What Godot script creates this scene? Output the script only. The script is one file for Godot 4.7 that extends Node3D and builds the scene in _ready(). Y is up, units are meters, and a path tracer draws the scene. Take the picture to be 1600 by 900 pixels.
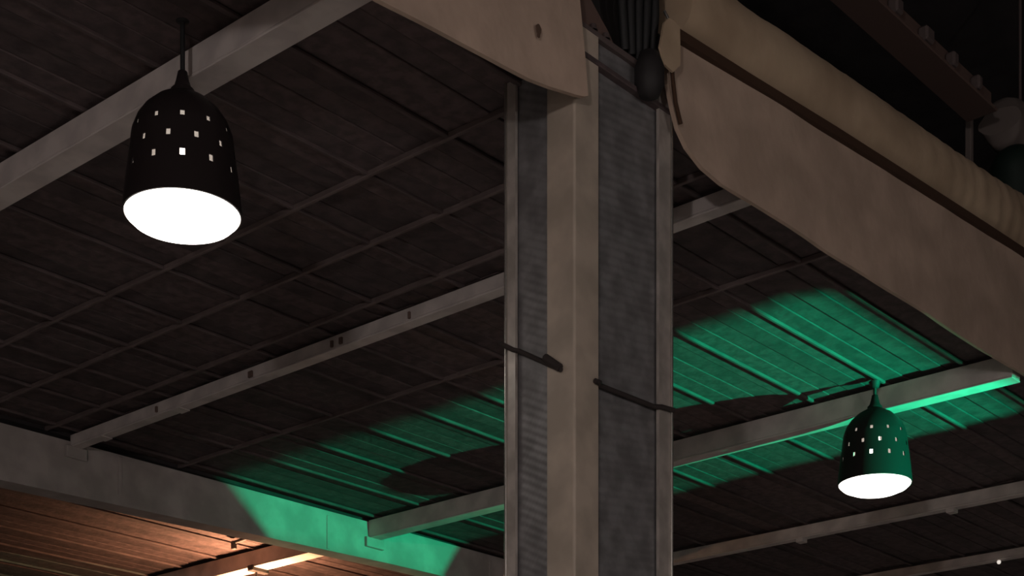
extends Node3D
# Dark market hall at night, looking up at the ceiling.
# Plan axes: b runs along the long girders (away to the right), a runs along the
# cross beams (away to the left); h is the height above the eye, which is EYE above the floor.
const TH := 0.853466     # 48.9 degrees between the picture's width and the girders
const EYE := 1.6
const FOCAL := 2500.0    # pixels, of a 1600 x 900 frame
const HORIZON := 1500.0  # the eye level lies below the frame (rising front)

var used := {}
var M := {}

func _ready():
	# ---------- camera, air, exposure ----------
	var cam := Camera3D.new()
	cam.name = "camera"
	cam.projection = Camera3D.PROJECTION_FRUSTUM
	cam.near = 0.1
	cam.far = 120.0
	cam.size = 900.0 / FOCAL * cam.near
	cam.frustum_offset = Vector2(0, (HORIZON - 450.0) / FOCAL * cam.near)
	cam.position = Vector3(0, EYE, 0)
	cam.rotation.y = -TH
	add_child(cam)
	cam.current = true
	var env := Environment.new()
	env.background_mode = Environment.BG_COLOR
	env.background_color = Color(0.005, 0.005, 0.006)
	env.tonemap_mode = Environment.TONE_MAPPER_LINEAR
	env.tonemap_exposure = 1.0
	env.sdfgi_enabled = true
	env.ssao_enabled = true
	env.ssil_enabled = true
	var we := WorldEnvironment.new()
	we.name = "environment"
	we.environment = env
	add_child(we)

	make_materials()
	build_shell()
	build_ceiling()
	build_beams()
	build_column()
	build_fascias()
	build_upper_structure()
	build_lamps()
	build_green_light()
	build_warm_lamp()

# ---------- materials ----------
func noise_tex(freq: float, seed_: int, lo: Color, hi: Color, octaves := 4, normal := false) -> NoiseTexture2D:
	var n := FastNoiseLite.new()
	n.seed = seed_
	n.frequency = freq
	n.fractal_octaves = octaves
	var t := NoiseTexture2D.new()
	t.width = 512
	t.height = 512
	t.seamless = true
	t.noise = n
	if normal:
		t.as_normal_map = true
		t.bump_strength = 3.0
	else:
		var g := Gradient.new()
		g.offsets = PackedFloat32Array([0.25, 0.75])
		g.colors = PackedColorArray([lo, hi])
		t.color_ramp = g
	return t

func mat(key: String, lo: Color, hi: Color, rough: float, metal := 0.0, scale := 0.6, freq := 0.012, bump := 0.0) -> StandardMaterial3D:
	var m := StandardMaterial3D.new()
	m.albedo_texture = noise_tex(freq, key.hash() % 1000, lo, hi)
	m.roughness = rough
	m.metallic = metal
	m.uv1_triplanar = true
	m.uv1_world_triplanar = true
	m.uv1_scale = Vector3.ONE * scale
	if bump > 0.0:
		m.normal_enabled = true
		m.normal_texture = noise_tex(0.05, key.hash() % 777, Color.BLACK, Color.WHITE, 3, true)
		m.normal_scale = bump
	M[key] = m
	return m

func plain(key: String, c: Color, rough: float, metal := 0.0) -> StandardMaterial3D:
	var m := StandardMaterial3D.new()
	m.albedo_color = c
	m.roughness = rough
	m.metallic = metal
	M[key] = m
	return m

func glow(key: String, c: Color, energy: float) -> StandardMaterial3D:
	var m := StandardMaterial3D.new()
	m.albedo_color = Color(0.9, 0.9, 0.9)
	m.roughness = 0.5
	m.emission_enabled = true
	m.emission = c
	m.emission_energy_multiplier = energy
	M[key] = m
	return m

func make_materials():
	mat("floor", Color(0.62, 0.60, 0.585), Color(0.72, 0.70, 0.68), 0.7, 0.0, 0.3)
	mat("wall", Color(0.58, 0.55, 0.53), Color(0.65, 0.62, 0.60), 0.9, 0.0, 0.3)
	mat("roof", Color(0.16, 0.14, 0.14), Color(0.20, 0.18, 0.18), 0.95, 0.0, 0.4)
	mat("deck", Color(0.25, 0.205, 0.203), Color(0.32, 0.265, 0.262), 0.85, 0.0, 0.7, 0.02, 0.3)
	mat("deck_b", Color(0.22, 0.18, 0.178), Color(0.29, 0.238, 0.235), 0.85, 0.0, 0.5, 0.02, 0.3)
	mat("deck_c", Color(0.27, 0.22, 0.218), Color(0.345, 0.285, 0.28), 0.85, 0.0, 0.9, 0.02, 0.3)
	mat("rib", Color(0.26, 0.215, 0.212), Color(0.33, 0.275, 0.27), 0.8, 0.0, 0.6)
	mat("seam", Color(0.33, 0.28, 0.27), Color(0.40, 0.345, 0.335), 0.8, 0.0, 0.6)
	mat("beam", Color(0.66, 0.62, 0.60), Color(0.74, 0.70, 0.675), 0.75, 0.0, 0.5)
	mat("girder", Color(0.59, 0.555, 0.535), Color(0.67, 0.63, 0.61), 0.8, 0.0, 0.4)
	mat("cream", Color(0.61, 0.56, 0.505), Color(0.69, 0.63, 0.57), 0.55, 0.0, 0.5)
	mat("trim", Color(0.60, 0.57, 0.54), Color(0.70, 0.66, 0.63), 0.28, 0.25, 0.8)
	mat("sheet", Color(0.44, 0.43, 0.43), Color(0.54, 0.53, 0.53), 0.5, 0.4, 0.8)
	mat("canvas", Color(0.64, 0.555, 0.49), Color(0.72, 0.625, 0.555), 0.95, 0.0, 0.4, 0.008, 0.12)
	mat("canvas_roll", Color(0.60, 0.515, 0.42), Color(0.69, 0.60, 0.50), 0.95, 0.0, 0.4, 0.008, 0.12)
	plain("brown", Color(0.23, 0.14, 0.07), 0.9)
	plain("dark", Color(0.10, 0.085, 0.085), 0.7)
	plain("strap", Color(0.17, 0.135, 0.125), 0.85)
	plain("stain", Color(0.33, 0.25, 0.20), 0.95)
	plain("hook", Color(0.8, 0.78, 0.75), 0.25, 0.9)
	plain("shade", Color(0.14, 0.118, 0.118), 0.42).metallic_specular = 0.2
	plain("enamel", Color(0.42, 0.40, 0.39), 0.5)
	plain("cord", Color(0.05, 0.045, 0.045), 0.7)
	plain("dim_steel", Color(0.36, 0.31, 0.30), 0.7, 0.2)
	plain("dim_rust", Color(0.36, 0.28, 0.25), 0.85)
	plain("duct", Color(0.40, 0.36, 0.34), 0.8)
	plain("tank_green", Color(0.05, 0.12, 0.09), 0.6)
	glow("lamp_glass", Color(1.0, 0.97, 0.93), 5.0)
	glow("bulb", Color(1.0, 0.96, 0.9), 9.0)
	glow("warm_glass", Color(1.0, 0.72, 0.42), 5.0)
	glow("green_lens", Color(0.0, 1.0, 0.62), 3.0)
	glow("green_dot", Color(0.05, 0.5, 0.4), 0.5)
	glow("white_dot", Color(1.0, 0.95, 0.9), 0.7)

# ---------- nodes ----------
func at(a: float, b: float, h: float) -> Vector3:
	return Vector3(b, h + EYE, -a)

func numbered(called: String) -> String:
	if not used.has(called):
		used[called] = 0
		return called
	used[called] += 1
	return "%s_%03d" % [called, used[called]]

# a thing whose local axes are x = b, y = up, z = -a
func thing(called: String, label: String, category: String, a: float, b: float, h: float, group := "") -> Node3D:
	var o := Node3D.new()
	o.name = numbered(called)
	add_child(o)
	o.position = at(a, b, h)
	if label != "":
		o.set_meta("label", label)
	if category != "":
		o.set_meta("category", category)
	if group != "":
		o.set_meta("group", group)
	return o

func structure(called: String, label: String, category: String) -> Node3D:
	var o := thing(called, label, category, 0, 0, 0)
	o.set_meta("kind", "structure")
	return o

func part(parent: Node3D, called: String, mesh: Mesh, m: Material, pos := Vector3.ZERO) -> MeshInstance3D:
	var o := MeshInstance3D.new()
	o.name = called
	o.mesh = mesh
	o.material_override = m
	o.position = pos
	o.cast_shadow = GeometryInstance3D.SHADOW_CASTING_SETTING_ON
	parent.add_child(o, true)
	return o

# a chamfered box between plan coordinates, as a part of a thing that sits at (oa, ob, oh)
func slab(parent: Node3D, called: String, m: Material, o: Array, a0: float, a1: float, b0: float, b1: float, h0: float, h1: float, ch := 0.006) -> MeshInstance3D:
	var size := Vector3(b1 - b0, h1 - h0, a1 - a0)
	var mid := Vector3((b0 + b1) / 2 - o[1], (h0 + h1) / 2 - o[2], -((a0 + a1) / 2 - o[0]))
	return part(parent, called, box(size, ch), m, mid)

# ---------- mesh making ----------
func tri(st: SurfaceTool, p: Array, out: Vector3):
	var n: Vector3 = (p[1] - p[0]).cross(p[2] - p[0])
	var q := p
	if n.dot(out) > 0:
		q = [p[0], p[2], p[1]]
	var nn := n.normalized() * (1.0 if n.dot(out) > 0 else -1.0)
	for v in q:
		st.set_normal(nn)
		st.add_vertex(v)

func quad(st: SurfaceTool, a: Vector3, b: Vector3, c: Vector3, d: Vector3, out: Vector3):
	tri(st, [a, b, c], out)
	tri(st, [a, c, d], out)

func begin() -> SurfaceTool:
	var st := SurfaceTool.new()
	st.begin(Mesh.PRIMITIVE_TRIANGLES)
	return st

var box_cache := {}
func box(size: Vector3, ch := 0.006) -> ArrayMesh:
	var key := "%.4f %.4f %.4f %.4f" % [size.x, size.y, size.z, ch]
	if box_cache.has(key):
		return box_cache[key]
	var st := begin()
	add_box(st, Vector3.ZERO, size, ch)
	var m := st.commit()
	box_cache[key] = m
	return m

func add_box(st: SurfaceTool, mid: Vector3, size: Vector3, ch: float):
	var h := size / 2
	var c: float = min(ch, min(h.x, min(h.y, h.z)) * 0.45)
	for ax in 3:
		var ay := (ax + 1) % 3
		var az := (ax + 2) % 3
		for s in [-1.0, 1.0]:
			var pts := []
			for k in [[-1, -1], [1, -1], [1, 1], [-1, 1]]:
				var p := Vector3.ZERO
				p[ax] = s * h[ax]
				p[ay] = k[0] * (h[ay] - c)
				p[az] = k[1] * (h[az] - c)
				pts.append(p + mid)
			var o := Vector3.ZERO
			o[ax] = s
			quad(st, pts[0], pts[1], pts[2], pts[3], o)
			for t in [-1.0, 1.0]:   # the edge between face ax and face ay
				var e := []
				for k in [-1.0, 1.0]:
					var p := Vector3.ZERO
					p[ax] = s * h[ax]
					p[ay] = t * (h[ay] - c)
					p[az] = k * (h[az] - c)
					var q := p
					q[ax] = s * (h[ax] - c)
					q[ay] = t * h[ay]
					e.append(p + mid)
					e.append(q + mid)
				var oo := Vector3.ZERO
				oo[ax] = s
				oo[ay] = t
				quad(st, e[0], e[1], e[3], e[2], oo)
	for sx in [-1.0, 1.0]:
		for sy in [-1.0, 1.0]:
			for sz in [-1.0, 1.0]:
				tri(st, [mid + Vector3(sx * h.x, sy * (h.y - c), sz * (h.z - c)), mid + Vector3(sx * (h.x - c), sy * h.y, sz * (h.z - c)), mid + Vector3(sx * (h.x - c), sy * (h.y - c), sz * h.z)], Vector3(sx, sy, sz))

func is_hole(row: int, seg: int) -> bool:
	return (row == 3 and seg % 6 == 1) or (row == 5 and seg % 6 == 4) or (row == 7 and seg % 6 == 1)

# turned profile of (radius, height) pairs; the lamp shade leaves some cells open
func lathe(profile: Array, segs: int, holes := false) -> ArrayMesh:
	var st := begin()
	add_lathe(st, profile, segs, 1.0, holes)
	return st.commit()

func add_lathe(st: SurfaceTool, profile: Array, segs: int, side := 1.0, holes := false):
	var n := profile.size()
	var norms := []
	for i in n:
		var p: Vector2 = profile[max(i - 1, 0)]
		var q: Vector2 = profile[min(i + 1, n - 1)]
		var t := (q - p).normalized()
		norms.append(Vector2(t.y, -t.x) * side)
	for i in n - 1:
		for k in segs:
			if holes and is_hole(i, k):
				continue
			var v := []
			var w := []
			for c in [[i, k], [i, k + 1], [i + 1, k + 1], [i + 1, k]]:
				var an: float = TAU * c[1] / segs
				var pr: Vector2 = profile[c[0]]
				var nr: Vector2 = norms[c[0]]
				v.append(Vector3(pr.x * cos(an), pr.y, pr.x * sin(an)))
				w.append(Vector3(nr.x * cos(an), nr.y, nr.x * sin(an)))
			smooth_quad(st, v, w)

func smooth_quad(st: SurfaceTool, v: Array, w: Array):
	for t in [[0, 1, 2], [0, 2, 3]]:
		var cr: Vector3 = (v[t[1]] - v[t[0]]).cross(v[t[2]] - v[t[0]])
		if cr.length() < 1e-12:
			continue
		var o: Array = t
		if cr.dot(w[t[0]] + w[t[1]] + w[t[2]]) > 0:
			o = [t[0], t[2], t[1]]
		for j in o:
			st.set_normal(w[j])
			st.add_vertex(v[j])

# a round tube along points
func tube(pts: Array, r: float, segs := 10) -> ArrayMesh:
	var st := begin()
	var rings := []
	var up := Vector3(0.13, 0.97, 0.21).normalized()
	for i in pts.size():
		var d: Vector3 = (pts[min(i + 1, pts.size() - 1)] - pts[max(i - 1, 0)]).normalized()
		var ref := up if abs(d.dot(up)) < 0.9 else Vector3(0.95, 0.1, 0.28).normalized()
		var x := d.cross(ref).normalized()
		var y := x.cross(d).normalized()
		var ring := []
		for k in segs:
			var an := TAU * k / segs
			ring.append([pts[i] + (x * cos(an) + y * sin(an)) * r, x * cos(an) + y * sin(an)])
		rings.append(ring)
	for i in rings.size() - 1:
		for k in segs:
			var k2 := (k + 1) % segs
			var c := [rings[i][k], rings[i][k2], rings[i + 1][k2], rings[i + 1][k]]
			smooth_quad(st, [c[0][0], c[1][0], c[2][0], c[3][0]], [c[0][1], c[1][1], c[2][1], c[3][1]])
	for e in [[0, 1], [rings.size() - 1, rings.size() - 2]]:
		var o: Vector3 = pts[e[0]] - pts[e[1]]
		for k in segs:
			tri(st, [pts[e[0]], rings[e[0]][k][0], rings[e[0]][(k + 1) % segs][0]], o)
	return st.commit()

# an outline in (x, y), z0 to z1
func prism(outline: Array, z0: float, z1: float) -> ArrayMesh:
	var st := begin()
	var poly := PackedVector2Array(outline)
	var ix := Geometry2D.triangulate_polygon(poly)
	for i in range(0, ix.size(), 3):
		for z in [z0, z1]:
			var p := []
			for j in 3:
				var q: Vector2 = poly[ix[i + j]]
				p.append(Vector3(q.x, q.y, z))
			tri(st, p, Vector3(0, 0, -1 if z == min(z0, z1) else 1))
	var ccw := not Geometry2D.is_polygon_clockwise(poly)
	for i in poly.size():
		var p := poly[i]
		var q := poly[(i + 1) % poly.size()]
		var d := q - p
		var o := Vector3(d.y, -d.x, 0) * (1.0 if ccw else -1.0)
		quad(st, Vector3(p.x, p.y, z0), Vector3(q.x, q.y, z0), Vector3(q.x, q.y, z1), Vector3(p.x, p.y, z1), o)
	return st.commit()

# ---------- the shell ----------
func build_shell():
	var z := [0.0, 0.0, 0.0]
	var o := structure("floor", "pale grey concrete floor of the hall", "floor")
	slab(o, "floor_slab", M.floor, z, -8.3, 18.5, -5.3, 21.5, -EYE - 0.2, -EYE)
	o = structure("wall_near", "plastered wall behind the viewer", "wall")
	slab(o, "wall_face", M.wall, z, -8.3, -8.0, -5.3, 21.5, -EYE, 8.0)
	o = structure("wall_far", "plastered wall past the far girder", "wall")
	slab(o, "wall_face", M.wall, z, 18.2, 18.5, -5.3, 21.5, -EYE, 8.0)
	o = structure("wall_left", "plastered wall to the left of the hall", "wall")
	slab(o, "wall_face", M.wall, z, -8.0, 18.2, -5.3, -5.0, -EYE, 8.0)
	o = structure("wall_right", "plastered wall at the end of the hall", "wall")
	slab(o, "wall_face", M.wall, z, -8.0, 18.2, 21.2, 21.5, -EYE, 8.0)
	o = structure("ceiling_upper", "black high roof over the open side of the hall", "ceiling")
	slab(o, "roof_slab", M.roof, z, -8.3, 18.5, -5.3, 21.5, 8.0, 8.25)

func rib_at(k: int) -> float:
	return 5.14 + 0.607 * k

func build_ceiling():
	var z := [0.0, 0.0, 0.0]
	var o := structure("ceiling", "dark ceiling of ribbed deck panels between the cross beams", "ceiling")
	var rng := RandomNumberGenerator.new()
	rng.seed = 11
	var decks := [M.deck, M.deck_b, M.deck_c]
	var joints := [-5.0, 7.51, 13.81, 21.2]
	for k in range(-1, 22):
		var a0: float = 4.76 if k < 0 else rib_at(k)
		var a1: float = 18.2 if k == 21 else rib_at(k + 1)
		var n := 2 if k < 0 else 4
		for j in n:
			var p0: float = lerp(a0, a1, float(j) / n)
			var p1: float = lerp(a0, a1, float(j + 1) / n)
			for i in 3:
				var y := 4.31 + rng.randf_range(0.0, 0.011)
				slab(o, "deck_board", decks[rng.randi() % 3], z, p0 + 0.001, p1 - 0.001, joints[i] + 0.001, joints[i + 1] - 0.001, y, 4.345, 0.004)
	for k in range(0, 22):
		slab(o, "rib", M.rib, z, rib_at(k) - 0.014, rib_at(k) + 0.014, -5.0, 21.2, 4.292, 4.315, 0.006)
	for b in [6.08, 6.68, 7.28, 8.6]:
		slab(o, "seam_strip", M.seam, z, 4.8, 11.36, b - 0.013, b + 0.013, 4.284, 4.318, 0.004)
	slab(o, "light_seal_strip", M.roof, z, 11.36, 11.48, -5.0, 21.2, 4.285, 4.318, 0.002)  # added to close the gap where warm light came over the girder
	# sheet that closes the deck above
	slab(o, "deck_back", M.roof, z, 4.9, 18.2, -5.0, 21.2, 4.345, 4.45)

# ---------- beams ----------
func cross_beam(label: String, group: String, b: float, w: float, h0: float, a0: float, a1: float) -> Node3D:
	var o := thing("cross_beam", label, "beam", a0, b, h0, group)
	var org := [a0, b, h0]
	slab(o, "web", M.beam, org, a0, a1, b + 0.004, b + w - 0.004, h0 + 0.014, 4.283, 0.004)
	slab(o, "bottom_flange", M.beam, org, a0, a1, b, b + w, h0, h0 + 0.014, 0.004)
	return o

func build_beams():
	var a0 := 4.76
	var a1 := 11.3
	var o := cross_beam("wide cream cross beam behind the lamp with the larger glowing disc", "", 4.663, 0.145, 4.14, a0, a1)
	var dark: Material = M.dark
	o = cross_beam("cream cross beam with dark clips along it, running behind the column", "", 7.465, 0.095, 4.185, a0, a1)
	for q in [[10.131, 0.02], [9.014, 0.045], [8.15, 0.022], [8.06, 0.03], [7.403, 0.018]]:
		slab(o, "clip", M.dim_rust, [a0, 7.465, 4.185], q[0] - q[1] / 2, q[0] + q[1] / 2, 7.452, 7.47, 4.205, 4.25, 0.003)
	for a in [6.2, 9.9, 10.9]:
		slab(o, "flange_joint", M.beam, [a0, 7.465, 4.185], a - 0.05, a + 0.05, 7.46, 7.565, 4.178, 4.186, 0.002)
	o = cross_beam("deep cross beam whose underside is lit green", "", 10.823, 0.137, 4.11, a0, a1)
	o = cross_beam("slim cross beam with small joint tabs under it", "", 13.764, 0.10, 4.165, a0, a1)
	for a in [8.27, 6.677, 5.4, 10.0]:
		slab(o, "joint_tab", M.beam, [a0, 13.764, 4.165], a - 0.06, a + 0.02, 13.77, 13.86, 4.13, 4.168, 0.004)
	o = cross_beam("slim cross beam with a small white dot on its face", "", 15.971, 0.09, 4.19, a0, a1)
	part(o, "indicator", lathe([Vector2(0.0, -0.022), Vector2(0.016, -0.016), Vector2(0.022, 0), Vector2(0.016, 0.016), Vector2(0.0, 0.022)], 14), M.white_dot, Vector3(-0.02, -0.03, -(7.16 - a0)))
	o = cross_beam("slim plain cross beam at the dark end of the hall", "", 18.4, 0.09, 4.19, a0, a1)
	o = cross_beam("cross beam overhead on the open side, ahead of the lamps", "", 1.9, 0.14, 4.14, a0, a1)
	# the beam goes on past the far girder
	o = cross_beam("beam past the far girder, its underside lit orange by a hidden lamp", "", 10.823, 0.19, 4.11, 11.5, 18.2)
	slab(o, "hanger_clamp", dark, [11.5, 10.823, 4.11], 13.02, 13.10, 10.80, 11.03, 4.07, 4.13, 0.006)
	o = cross_beam("beam past the far girder in the gloom at the edge of the orange light", "", 6.9, 0.137, 4.11, 11.5, 18.2)

	# far girder, slightly out of level
	var g := thing("long_girder", "deep grey girder carrying the cross beam ends, partly lit green", "girder", 11.3, 3.0, 3.66)
	var body := [Vector2(-8.0, 3.40), Vector2(3.0, 3.655), Vector2(6.83, 3.775), Vector2(11.1, 3.915), Vector2(14.0, 3.97), Vector2(21.2, 4.0), Vector2(21.2, 4.283), Vector2(12.8, 4.283), Vector2(11.1, 4.272), Vector2(6.83, 4.225), Vector2(3.0, 4.20), Vector2(-5.0, 4.17), Vector2(-5.0, 3.45)]
	body.remove_at(0)
	body[0] = Vector2(-5.0, 3.45)
	body.pop_back()
	var pts := []
	for p in body:
		pts.append(p - Vector2(3.0, 3.66))
	part(g, "web", prism(pts, 0.0, -0.2), M.girder)
	var gb := [[7.465, 0.095, 4.185], [10.823, 0.137, 4.11], [13.764, 0.10, 4.165], [4.663, 0.145, 4.14]]
	for q in gb:
		slab(g, "bearing_plate", M.girder, [11.3, 3.0, 3.66], 11.262, 11.305, q[0] - 0.05, q[0] + q[1] + 0.05, q[2] - 0.09, q[2] + 0.005, 0.006)
	slab(g, "light_stop_strip", M.dark, [11.3, 3.0, 3.66], 11.36, 11.48, -5.0, 21.2, 4.1, 4.284, 0.004)  # added light stop between the girder top and the deck
	for b in [7.95, 10.3, 12.6]:
		slab(g, "joint_strip", M.girder, [11.3, 3.0, 3.66], 11.29, 11.31, b - 0.02, b + 0.02, 3.9, 4.22, 0.004)

# ---------- column ----------
const CA0 := 4.77
const CA1 := 5.215
const CB0 := 5.921
const CB1 := 6.726
const CTOP := 4.46

func angle_trim(o: Node3D, a: float, b: float, sa: float, sb: float, la: float, lb: float, m: Material):
	# an L-shaped angle whose outer corner is at (a, b), its legs running sa and sb
	var t := 0.018
	var r := 0.012
	var out := []
	for k in 4:   # rounded outer corner
		var an := PI / 2 * k / 3.0
		out.append(Vector2(sb * (r - r * sin(an)), -sa * (r - r * cos(an))))
	out.append(Vector2(0, -sa * la))
	out.append(Vector2(sb * t, -sa * la))
	out.append(Vector2(sb * t, -sa * t))
	out.append(Vector2(sb * lb, -sa * t))
	out.append(Vector2(sb * lb, 0))
	var mi := part(o, "corner_angle", prism(out, -EYE, CTOP), m)
	# prism runs along z: stand it up (x stays b, y of the outline becomes z)
	mi.basis = Basis(Vector3(1, 0, 0), Vector3(0, 0, 1), Vector3(0, 1, 0))
	mi.position = Vector3(b - CB0, EYE, -(a - CA0))

func relief(n: FastNoiseLite, lean: float, x: float, y: float) -> float:
	return 0.0011 * sin((y - lean * x) * TAU / 0.042) + 0.006 * n.get_noise_2d(x * 2.0, y)

func ribbed_sheet(width: float, lean: float) -> ArrayMesh:
	# upright sheet, x across, y up, relief towards +z; ribs lean by `lean` (rise per metre across)
	var st := begin()
	var rows := 900
	var cols := 20
	var y0 := 0.0
	var hh := EYE + CTOP
	var n := FastNoiseLite.new()
	n.seed = 5
	n.frequency = 1.3
	for i in rows:
		for k in cols:
			var v := []
			var w := []
			for c in [[k, i], [k + 1, i], [k + 1, i + 1], [k, i + 1]]:
				var x: float = width * c[0] / cols
				var y: float = y0 + hh * c[1] / rows
				v.append(Vector3(x, y, relief(n, lean, x, y)))
				var e := 0.002
				w.append(Vector3(-(relief(n, lean, x + e, y) - relief(n, lean, x - e, y)) / (2 * e), -(relief(n, lean, x, y + e) - relief(n, lean, x, y - e)) / (2 * e), 1).normalized())
			smooth_quad(st, v, w)
	return st.commit()

func build_column():
	var o := thing("column", "tall clad column with cream corner strip and ribbed metal sides", "column", CA0, CB0, -EYE)
	angle_trim(o, CA0, CB0, 1, 1, 0.17, 0.182, M.cream)
	angle_trim(o, CA1, CB0, -1, 1, 0.071, 0.12, M.trim)
	angle_trim(o, CA0, CB1, 1, -1, 0.12, 0.123, M.trim)
	angle_trim(o, CA1, CB1, -1, -1, 0.12, 0.12, M.trim)
	var org := [CA0, CB0, -EYE]
	# sheets: right-hand face looks to -a (local +z), left-hand face looks to -b
	var wr := CB1 - CB0 - 0.04
	var s := part(o, "ribbed_sheet", ribbed_sheet(wr, 0.12), M.sheet, Vector3(0.02, 0, -0.03))
	var wl := CA1 - CA0 - 0.04
	s = part(o, "ribbed_sheet", ribbed_sheet(wl, -0.5), M.sheet, Vector3(0.03, 0, -(CA1 - CA0 - 0.02)))
	s.rotation.y = -PI / 2
	slab(o, "core", M.dark, org, CA0 + 0.05, CA1 - 0.01, CB0 + 0.05, CB1 - 0.01, -EYE, CTOP - 0.02)
	# round bead along the two outer edges
	for e in [[CA1 - 0.012, CB0 - 0.003], [CA0 - 0.003, CB1 - 0.02]]:
		part(o, "edge_bead", tube([Vector3(e[1] - CB0, 0, -(e[0] - CA0)), Vector3(e[1] - CB0, EYE + CTOP, -(e[0] - CA0))], 0.009, 8), M.hook)
	# strap
	var so := Vector3(0, 2.78 + EYE, 0)
	var lft := []
	for q in [[5.222, 3.035, -0.014], [5.15, 2.99, -0.012], [5.13, 2.985, 0.012], [4.96, 2.885, 0.012], [4.935, 2.87, -0.012], [4.84, 2.815, -0.016]]:
		lft.append(Vector3(q[2], q[1] - 2.78, -(q[0] - CA0)))
	var run := part(o, "strap", tube(lft, 0.012, 8), M.strap, so)
	var rgt := []
	for q in [[6.06, 2.785, 0.014], [6.095, 2.786, 0.014], [6.12, 2.787, -0.012], [6.57, 2.80, -0.012], [6.61, 2.803, 0.012], [6.712, 2.812, 0.012]]:
		rgt.append(Vector3(q[0] - CB0, q[1] - 2.78, q[2]))
	part(o, "strap", tube(rgt, 0.013, 8), M.strap, so)
	part(run, "knot", tube([Vector3(-0.02, 0.115, -0.165), Vector3(-0.022, 0.08, -0.12), Vector3(-0.02, 0.045, -0.075)], 0.02, 8), M.strap)

	# connection on top of the column
	var c := thing("column_connector", "dark steel bracket and clamp between the two beige fascias atop the column", "bracket", CA0, CB0, CTOP)
	org = [CA0, CB0, CTOP]
	slab(c, "cap_plate", M.dim_steel, org, CA0 + 0.0, CA1, CB0 + 0.02, CB1 - 0.12, CTOP, CTOP + 0.03)
	slab(c, "stub_post", M.dark, org, CA0 + 0.12, CA1 - 0.1, CB0 + 0.15, CB1 - 0.25, CTOP + 0.03, 5.3)
	part(c, "gusset", prism([Vector2(0.06, 0.03), Vector2(0.36, 0.03), Vector2(0.30, 0.09), Vector2(0.14, 0.20), Vector2(0.10, 0.30), Vector2(0.06, 0.30)], -0.06, -0.03), M.dim_rust)
	part(c, "clamp", lathe([Vector2(0, -0.17), Vector2(0.05, -0.16), Vector2(0.075, -0.10), Vector2(0.075, -0.02), Vector2(0.05, 0.05), Vector2(0.0, 0.06)], 18), M.dark, Vector3(0.53, 0.0, 0.05))
	part(c, "hook", tube([Vector3(0.645, 0.31, 0.06), Vector3(0.65, 0.275, 0.075), Vector3(0.665, 0.25, 0.08), Vector3(0.672, 0.225, 0.075)], 0.008, 8), M.hook)
	for k in 5:
		var x := 0.36 + 0.055 * k
		part(c, "cable", tube([Vector3(x, 0.9, 0.0), Vector3(x + 0.02, 0.5, 0.03), Vector3(x - 0.02, 0.25, 0.02 + 0.01 * k), Vector3(x + 0.06, 0.05, -0.02)], 0.024, 8), M.cord)
	for x in [0.16, 0.26]:
		part(c, "bolt", lathe([Vector2(0, 0.025), Vector2(0.016, 0.022), Vector2(0.016, 0.0), Vector2(0.024, -0.002), Vector2(0.024, -0.006)], 8), M.dim_steel, Vector3(x, 0.035, -0.015))

# ---------- fascias ----------
# columns of [b_bottom, h_bottom, b_top, h_top]
func cloth_sheet(cols: Array, oa: float, ob: float, oh: float, seed_: int, thick := 0.024, sub := 5, rows := 14) -> ArrayMesh:
	var n := FastNoiseLite.new()
	n.seed = seed_
	n.frequency = 0.55
	n.fractal_octaves = 3
	var grid := []
	for i in cols.size() - 1:
		var steps: int = sub * 3 if abs(cols[i + 1][0] - cols[i][0]) > 0.6 else sub
		for k in steps + (1 if i == cols.size() - 2 else 0):
			var f := float(k) / steps
			var line := []
			for j in rows + 1:
				var g := float(j) / rows
				var b0: float = lerp(cols[i][0], cols[i + 1][0], f)
				var y0: float = lerp(cols[i][1], cols[i + 1][1], f)
				var b1: float = lerp(cols[i][2], cols[i + 1][2], f)
				var y1: float = lerp(cols[i][3], cols[i + 1][3], f)
				var b: float = lerp(b0, b1, g)
				var y: float = lerp(y0, y1, g)
				var dz := 0.018 * n.get_noise_2d(b * 0.8, y * 1.1 - b * 0.5)
				line.append(Vector3(b - ob, y - oh, dz))
			grid.append(line)
	var st := begin()
	var w := grid.size()
	var norms := []
	for i in w:
		var nl := []
		for j in rows + 1:
			var dx: Vector3 = grid[min(i + 1, w - 1)][j] - grid[max(i - 1, 0)][j]
			var dy: Vector3 = grid[i][min(j + 1, rows)] - grid[i][max(j - 1, 0)]
			var nn := dx.cross(dy).normalized()
			if nn.z < 0:
				nn = -nn
			nl.append(nn)
		norms.append(nl)
	var back := Vector3(0, 0, -thick)
	for i in w - 1:
		for j in rows:
			var q := [[i, j], [i + 1, j], [i + 1, j + 1], [i, j + 1]]
			var v := []
			var m := []
			var v2 := []
			var m2 := []
			for c in q:
				v.append(grid[c[0]][c[1]])
				m.append(norms[c[0]][c[1]])
				v2.append(grid[c[0]][c[1]] + back)
				m2.append(-norms[c[0]][c[1]])
			smooth_quad(st, v, m)
			smooth_quad(st, v2, m2)
		quad(st, grid[i][0], grid[i + 1][0], grid[i + 1][0] + back, grid[i][0] + back, Vector3(0, -1, 0))
		quad(st, grid[i][rows], grid[i + 1][rows], grid[i + 1][rows] + back, grid[i][rows] + back, Vector3(0, 1, 0))
	for j in rows:
		quad(st, grid[0][j], grid[0][j + 1], grid[0][j + 1] + back, grid[0][j] + back, Vector3(-1, 0, 0))
		quad(st, grid[w - 1][j], grid[w - 1][j + 1], grid[w - 1][j + 1] + back, grid[w - 1][j] + back, Vector3(1, 0, 0))
	return st.commit()

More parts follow.
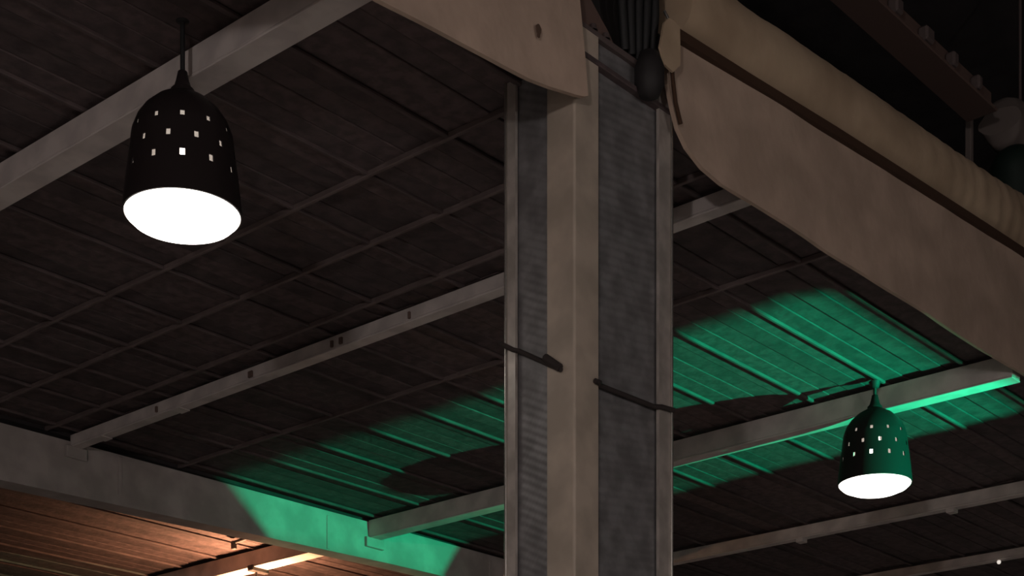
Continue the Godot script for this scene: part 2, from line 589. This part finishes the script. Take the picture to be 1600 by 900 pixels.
# a padded roll along b: stations [b, centre height, half height]
func roll(stations: Array, ob: float, oh: float, half_depth: float, seed_: int) -> ArrayMesh:
	var n := FastNoiseLite.new()
	n.seed = seed_
	n.frequency = 1.2
	var segs := 28
	var rings := []
	for i in stations.size() - 1:
		var steps := int(max(4.0, (stations[i + 1][0] - stations[i][0]) / 0.035))
		for k in steps + (1 if i == stations.size() - 2 else 0):
			var f := float(k) / steps
			var b: float = lerp(stations[i][0], stations[i + 1][0], f)
			var cy: float = lerp(stations[i][1], stations[i + 1][1], f)
			var hr: float = lerp(stations[i][2], stations[i + 1][2], f)
			var ring := []
			for s in segs:
				var an := TAU * s / segs
				var wr: float = clamp((b - 8.6) / 2.0, 0.1, 1.0)
				var rr := 1.0 + 0.08 * n.get_noise_3d(b * 1.2, cos(an), sin(an)) + 0.034 * wr * sin(b * TAU / 0.19 + an * 2.0 + 3.0 * n.get_noise_2d(b, 4.0))
				ring.append(Vector3(b - ob, cy - oh + hr * rr * sin(an), half_depth * rr * cos(an)))
			rings.append(ring)
	var st := begin()
	st.set_smooth_group(0)
	for i in rings.size() - 1:
		for s in segs:
			var s2 := (s + 1) % segs
			var v := [rings[i][s], rings[i][s2], rings[i + 1][s2], rings[i + 1][s]]
			var m := []
			for c in [[i, s], [i, s2], [i + 1, s2], [i + 1, s]]:
				var d1: Vector3 = rings[min(c[0] + 1, rings.size() - 1)][c[1]] - rings[max(c[0] - 1, 0)][c[1]]
				var d2: Vector3 = rings[c[0]][(c[1] + 1) % segs] - rings[c[0]][(c[1] + segs - 1) % segs]
				var nn := d1.cross(d2).normalized()
				var an: float = TAU * c[1] / segs
				if nn.dot(Vector3(0, sin(an), cos(an))) < 0:
					nn = -nn
				m.append(nn)
			smooth_quad(st, v, m)
	for e in [0, rings.size() - 1]:
		var mid := Vector3.ZERO
		for p in rings[e]:
			mid += p / segs
		for s in segs:
			tri(st, [mid, rings[e][s], rings[e][(s + 1) % segs]], Vector3(-1 if e == 0 else 1, 0, 0))
	return st.commit()

func build_fascias():
	var fa := 4.7
	# right of the column
	var o := thing("fascia", "beige fascia sheet with rounded corner, brown strip and padded roll above", "fascia", fa, 6.588, 4.08)
	var cols := [[6.588, 4.414, 6.588, 4.655], [6.605, 4.36, 6.605, 4.66], [6.627, 4.301, 6.627, 4.665], [6.672, 4.221, 6.672, 4.67], [6.757, 4.156, 6.757, 4.68], [6.901, 4.105, 6.901, 4.69], [7.079, 4.085, 7.079, 4.70], [7.295, 4.087, 7.295, 4.712], [8.21, 4.10, 8.21, 4.787], [8.989, 4.111, 8.989, 4.845], [10.26, 4.121, 10.26, 4.93], [10.884, 4.133, 10.884, 4.968], [14.0, 4.17, 14.0, 5.15], [21.2, 4.2, 21.2, 5.2]]
	part(o, "sheet", cloth_sheet(cols, fa, 6.588, 4.08, 3), M.canvas)
	# folded flap at the corner and a stain beneath it
	var flap := [[6.45, 4.52, 6.49, 4.66], [6.49, 4.45, 6.53, 4.70], [6.56, 4.44, 6.58, 4.705], [6.62, 4.50, 6.62, 4.69]]
	part(o, "corner_flap", cloth_sheet(flap, fa, 6.588, 4.08, 8, 0.012, 3, 6), M.canvas_roll, Vector3(0, 0, 0.045))
	part(o, "edge_cord", tube([Vector3(-0.02, 0.43, 0.03), Vector3(0.0, 0.34, 0.025), Vector3(0.03, 0.24, 0.02), Vector3(0.075, 0.15, 0.02)], 0.011, 8), M.brown)
	var line := [[6.64, 4.675], [7.295, 4.722], [8.21, 4.797], [8.989, 4.852], [10.26, 4.937], [10.884, 4.975], [14.0, 5.155], [21.2, 5.2]]
	var poly := []
	for p in line:
		poly.append(Vector2(p[0] - 6.64, p[1] - 4.67 + 0.026))
	for i in line.size():
		var p: Array = line[line.size() - 1 - i]
		poly.append(Vector2(p[0] - 6.64, p[1] - 4.67 - 0.026))
	part(o, "binding_strip", prism(poly, 0.03, -0.03), M.brown, Vector3(6.64 - 6.588, 4.67 - 4.08, 0))
	part(o, "padded_roll", roll([[6.72, 4.92, 0.20], [7.295, 4.945, 0.207], [8.21, 5.02, 0.20], [8.989, 5.075, 0.20], [10.26, 5.165, 0.205], [10.884, 5.215, 0.208], [14.0, 5.42, 0.21], [21.2, 5.46, 0.21]], 6.588, 4.08, 0.13, 4), M.canvas_roll, Vector3(0, 0, -0.07))
	# left of the column
	o = thing("fascia", "beige fascia sheet with a dark stain, overlapping the column top", "fascia", fa, 3.0, 3.9)
	cols = [[-4.9, 3.87, -4.9, 4.68], [1.0, 3.885, 1.0, 4.69], [3.0, 3.895, 3.0, 4.70], [4.554, 3.913, 4.554, 4.70], [4.972, 3.946, 4.972, 4.70], [5.331, 3.974, 5.331, 4.70], [5.52, 3.993, 5.50, 4.70], [5.665, 4.018, 5.63, 4.70], [5.844, 4.056, 5.79, 4.70], [5.915, 4.075, 5.84, 4.70], [5.945, 4.092, 5.856, 4.70]]
	part(o, "sheet", cloth_sheet(cols, fa, 3.0, 3.9, 6), M.canvas)
	var blot := []
	for k in 12:
		var an := TAU * k / 12.0
		blot.append(Vector2(0.017 * cos(an) * (1.0 + 0.3 * sin(3 * an)), 0.032 * sin(an)))
	part(o, "stain", prism(blot, 0.0, 0.003), M.stain, Vector3(5.556 - 3.0, 4.22 - 3.9, 0.012))
	slab(o, "binding_strip", M.brown, [fa, 3.0, 3.9], fa - 0.03, fa + 0.03, -4.9, 5.80, 4.70, 4.76)
	part(o, "padded_roll", roll([[-4.9, 4.96, 0.20], [5.75, 4.96, 0.20]], 3.0, 3.9, 0.13, 9), M.canvas_roll, Vector3(0, 0, -0.07))

# ---------- what shows above the roll ----------
func build_upper_structure():
	var o := thing("upper_beam", "dim rusty beam with blocks along it, high above the padded roll", "beam", 5.2, 9.0, 6.4)
	var org := [5.2, 9.0, 6.4]
	slab(o, "web", M.dim_rust, org, 5.22, 5.36, 3.0, 11.5, 6.42, 6.56)
	slab(o, "bottom_flange", M.dim_rust, org, 5.17, 5.42, 3.0, 11.5, 6.40, 6.425)
	for q in [[9.9, 0.10], [10.35, 0.12], [10.75, 0.08], [11.15, 0.07]]:
		slab(o, "block", M.dim_steel, org, 5.14, 5.22, q[0] - q[1] / 2, q[0] + q[1] / 2, 6.42, 6.52, 0.015)
	var p := thing("upper_post", "short pale post standing behind the padded roll", "post", 5.5, 11.72, 4.45)
	slab(p, "shaft", M.duct, [5.5, 11.72, 4.45], 5.48, 5.53, 11.70, 11.75, 4.45, 6.56)
	slab(p, "foot_plate", M.dim_steel, [5.5, 11.72, 4.45], 5.42, 5.58, 11.64, 11.80, 4.45, 4.47)
	var d := thing("duct", "lumpy grey wrapped duct end high above the padded roll", "duct", 5.3, 11.9, 6.3)
	part(d, "wrapping", roll([[11.82, 6.5, 0.10], [11.88, 6.51, 0.19], [12.1, 6.53, 0.23], [12.6, 6.5, 0.22], [16.0, 6.5, 0.22]], 11.9, 6.3, 0.17, 21), M.duct)
	for b in [12.2, 13.6, 15.0]:
		part(d, "hanger_rod", tube([Vector3(b - 11.9, 0.42, 0), Vector3(b - 11.9, 1.7, 0)], 0.012, 8), M.dim_steel)
	var t := thing("tank", "dark green rounded tank behind the padded roll with a teal light", "tank", 5.14, 11.75, 4.45)
	part(t, "shell", lathe([Vector2(0.0, 1.76), Vector2(0.09, 1.745), Vector2(0.155, 1.70), Vector2(0.19, 1.63), Vector2(0.2, 1.54), Vector2(0.2, 0.06), Vector2(0.18, 0.0), Vector2(0.0, 0.0)], 28), M.tank_green)
	part(t, "indicator", box(Vector3(0.03, 0.05, 0.02), 0.006), M.green_dot, Vector3(0.0, 1.62, 0.19))

# ---------- lamps ----------
func make_lamp(a: float, b: float, h: float, cord_top: float, label: String) -> Node3D:
	var o := thing("pendant_lamp", label, "lamp", a, b, h, "perforated pendant lamps")
	var prof := [Vector2(0.272, 0.0), Vector2(0.270, 0.03), Vector2(0.264, 0.09), Vector2(0.257, 0.155), Vector2(0.2535, 0.188), Vector2(0.244, 0.25), Vector2(0.240, 0.28), Vector2(0.233, 0.345), Vector2(0.229, 0.37), Vector2(0.208, 0.425), Vector2(0.177, 0.47), Vector2(0.127, 0.517), Vector2(0.072, 0.548), Vector2(0.05, 0.562)]
	var inner := []
	for p in prof:
		inner.append(Vector2(p.x - 0.008, p.y))
	var holes := true
	var st := begin()
	add_lathe(st, prof, 72, 1.0, holes)
	for i in 72:
		var a0 := TAU * i / 72.0
		var a1 := TAU * (i + 1) / 72.0
		quad(st, Vector3(0.272 * cos(a0), 0, 0.272 * sin(a0)), Vector3(0.272 * cos(a1), 0, 0.272 * sin(a1)), Vector3(0.264 * cos(a1), 0, 0.264 * sin(a1)), Vector3(0.264 * cos(a0), 0, 0.264 * sin(a0)), Vector3.DOWN)
	var shade := part(o, "shade", st.commit(), M.shade)
	st = begin()
	add_lathe(st, inner, 72, -1.0, holes)
	part(shade, "reflector", st.commit(), M.enamel)
	part(shade, "diffuser", lathe([Vector2(0.263, 0.006), Vector2(0.258, -0.006), Vector2(0.235, -0.028), Vector2(0.18, -0.052), Vector2(0.1, -0.068), Vector2(0.0, -0.073)], 48), M.lamp_glass)
	part(o, "bulb", lathe([Vector2(0, 0.10), Vector2(0.05, 0.11), Vector2(0.085, 0.16), Vector2(0.09, 0.21), Vector2(0.07, 0.28), Vector2(0.035, 0.33), Vector2(0.03, 0.40), Vector2(0, 0.40)], 20), M.bulb)
	part(o, "neck", lathe([Vector2(0.055, 0.545), Vector2(0.055, 0.575), Vector2(0.04, 0.59), Vector2(0.03, 0.62), Vector2(0.022, 0.66), Vector2(0.0, 0.665)], 20), M.shade)
	var cord := part(o, "cord", tube([Vector3(0, 0.65, 0), Vector3(0, cord_top - h, 0)], 0.012, 8), M.cord)
	part(cord, "ceiling_hook", lathe([Vector2(0.0, -0.05), Vector2(0.03, -0.045), Vector2(0.045, 0.0)], 14), M.cord, Vector3(0, cord_top - h, 0))
	var l := SpotLight3D.new()
	l.name = "downlight"
	l.light_color = Color(1.0, 0.975, 0.97)
	l.light_energy = 12.0
	l.light_size = 0.2
	l.spot_angle = 52.0
	l.spot_angle_attenuation = 0.9
	l.spot_range = 40.0
	l.spot_attenuation = 2.0
	l.shadow_enabled = true
	l.rotation.x = -PI / 2
	l.position = Vector3(0, -0.09, 0)
	o.add_child(l)
	return o

func build_lamps():
	make_lamp(5.98, 4.55, 3.424, 4.36, "dark perforated pendant lamp hanging before the wide cream cross beam")
	make_lamp(5.767, 10.70, 3.523, 4.283, "dark perforated pendant lamp hanging by the beam lit green underneath")
	make_lamp(5.9, -1.6, 3.47, 4.36, "pendant lamp of the same row near the left wall")
	make_lamp(5.9, 17.2, 3.47, 4.36, "pendant lamp of the same row at the end of the hall")
	make_added_post(-1.0, -4.0, 14.5, "added unseen pale globe lamp on a post near the left wall")
	make_added_post(-4.0, 4.5, 5.5, "added unseen pale globe lamp on a post near the wall behind the viewer")

func make_added_post(a: float, b: float, energy: float, label: String):  # unseen lamps added to throw sideways light on beams, fascias and column
	var o := thing("added_post_lamp", label, "lamp", a, b, -EYE, "added globe post lamps")
	part(o, "base", lathe([Vector2(0.0, 0.30), Vector2(0.05, 0.29), Vector2(0.07, 0.12), Vector2(0.15, 0.06), Vector2(0.17, 0.0), Vector2(0.0, 0.0)], 24), M.dark)
	part(o, "post", tube([Vector3(0, 0.28, 0), Vector3(0, 3.42, 0)], 0.04, 12), M.dark)
	var prof := []
	for k in 13:
		var t := -PI / 2 + PI * k / 12.0
		prof.append(Vector2(0.2 * cos(t), 3.6 + 0.2 * sin(t)))
	part(o, "globe", lathe(prof, 28), M.lamp_glass)
	var l := OmniLight3D.new()
	l.name = "fill_light"
	l.light_color = Color(1.0, 0.965, 0.96)
	l.light_energy = energy
	l.light_size = 0.18
	l.omni_range = 40.0
	l.omni_attenuation = 2.0
	l.shadow_enabled = true
	l.position = Vector3(0, 3.6, 0)
	o.add_child(l)

func build_green_light():
	var sa := 1.5
	var sb := 11.0
	var sh := 2.65
	var o := thing("floodlight_stand", "tall stand with a green floodlight aimed at the ceiling, hood and shields added", "floodlight", sa, sb, -EYE)
	var org := [sa, sb, -EYE]
	part(o, "base", lathe([Vector2(0.0, 0.05), Vector2(0.3, 0.04), Vector2(0.36, 0.02), Vector2(0.36, 0.0), Vector2(0, 0)], 28), M.dark)
	part(o, "pole", tube([Vector3(0, 0.04, 0), Vector3(0, sh + EYE - 0.2, 0)], 0.035, 12), M.dark)
	slab(o, "housing", M.dark, org, sa - 0.22, sa - 0.05, sb - 0.2, sb + 0.2, sh - 0.2, sh + 0.2, 0.02)
	slab(o, "lens", M.green_lens, org, sa - 0.05, sa - 0.04, sb - 0.06, sb + 0.06, sh - 0.06, sh + 0.06, 0.003)
	# added shields along the green beam and a hood across, cutting its spill
	var n1 := Vector2(9.1 - sb, 4.3 - sh).normalized()
	var n2 := Vector2(12.1 - sb, 4.3 - sh).normalized()
	for q in [[n1, Vector2(-n1.y, n1.x)], [n2, Vector2(n2.y, -n2.x)]]:
		var dirn: Vector2 = q[1]
		var e: Vector2 = q[0] * 0.30
		var pts := [e, e + dirn * 0.7, e + dirn * 0.7 + q[0] * 0.012, e + q[0] * 0.012]
		part(o, "side_shield", prism(pts, 0.05, -1.9), M.dark, Vector3(0, sh + EYE, 0))
	slab(o, "hood", M.dark, org, sa + 0.60, sa + 0.615, sb - 1.0, sb + 1.0, sh + 0.269, sh + 1.3, 0.004)
	slab(o, "lower_lip", M.dark, org, sa + 0.60, sa + 0.615, sb - 1.0, sb + 0.7, sh - 0.45, sh + 0.072, 0.004)  # added lip that keeps green light from passing under the far girder
	var l := SpotLight3D.new()
	l.name = "green_beam"
	l.light_color = Color(0.0, 1.0, 0.72)
	l.light_energy = 95.0
	l.light_size = 0.013
	l.spot_angle = 38.0
	l.spot_angle_attenuation = 0.3
	l.spot_range = 40.0
	l.spot_attenuation = 2.0
	l.shadow_enabled = true
	o.add_child(l)
	l.position = Vector3(0, sh + EYE, 0)
	l.look_at_from_position(at(sa, sb, sh), at(8.0, 10.5, 4.3), Vector3.UP)

func build_warm_lamp():
	var a := 13.06
	var b := 10.89
	var o := thing("bowl_uplight", "warm uplight with an added bowl hung under the beam past the far girder", "lamp", a, b, 3.62)
	part(o, "bulb", lathe([Vector2(0, -0.06), Vector2(0.03, -0.052), Vector2(0.052, -0.03), Vector2(0.06, 0), Vector2(0.052, 0.03), Vector2(0.03, 0.052), Vector2(0.012, 0.06)], 24), M.warm_glass)
	part(o, "bowl", lathe([Vector2(0.21, 0.045), Vector2(0.20, 0.0), Vector2(0.165, -0.06), Vector2(0.10, -0.11), Vector2(0.0, -0.13), Vector2(0.0, -0.122), Vector2(0.095, -0.102), Vector2(0.158, -0.055), Vector2(0.193, 0.0), Vector2(0.203, 0.045), Vector2(0.21, 0.045)], 32), M.dim_steel)  # bowl added to keep the warm light off the nearer beams
	part(o, "rod", tube([Vector3(0, 0.06, 0), Vector3(0, 0.45, 0)], 0.010, 8), M.dark)
	for k in 3:
		var an := TAU * k / 3.0 + 0.4
		part(o, "stay", tube([Vector3(0.2 * cos(an), 0.04, 0.2 * sin(an)), Vector3(0, 0.3, 0)], 0.004, 6), M.dark)
	var l := OmniLight3D.new()
	l.name = "warm_light"
	l.light_color = Color(1.0, 0.73, 0.54)
	l.light_energy = 7.0
	l.light_size = 0.05
	l.omni_range = 40.0
	l.omni_attenuation = 2.0
	l.shadow_enabled = true
	o.add_child(l)
	var j := thing("junction_box", "small bright metal box on the orange-lit ceiling past the far girder", "box", 12.9, 10.46, 4.2)
	part(j, "body", box(Vector3(0.045, 0.085, 0.05), 0.006), M.enamel, Vector3(0, 0.042, 0))
	part(j, "conduit", tube([Vector3(0.0, 0.07, 0.02), Vector3(-0.02, 0.075, 0.25), Vector3(-0.05, 0.075, 0.45)], 0.018, 10), M.enamel)
	part(j, "cover_plate", box(Vector3(0.05, 0.05, 0.2), 0.006), M.enamel, Vector3(-0.05, 0.075, 0.5))
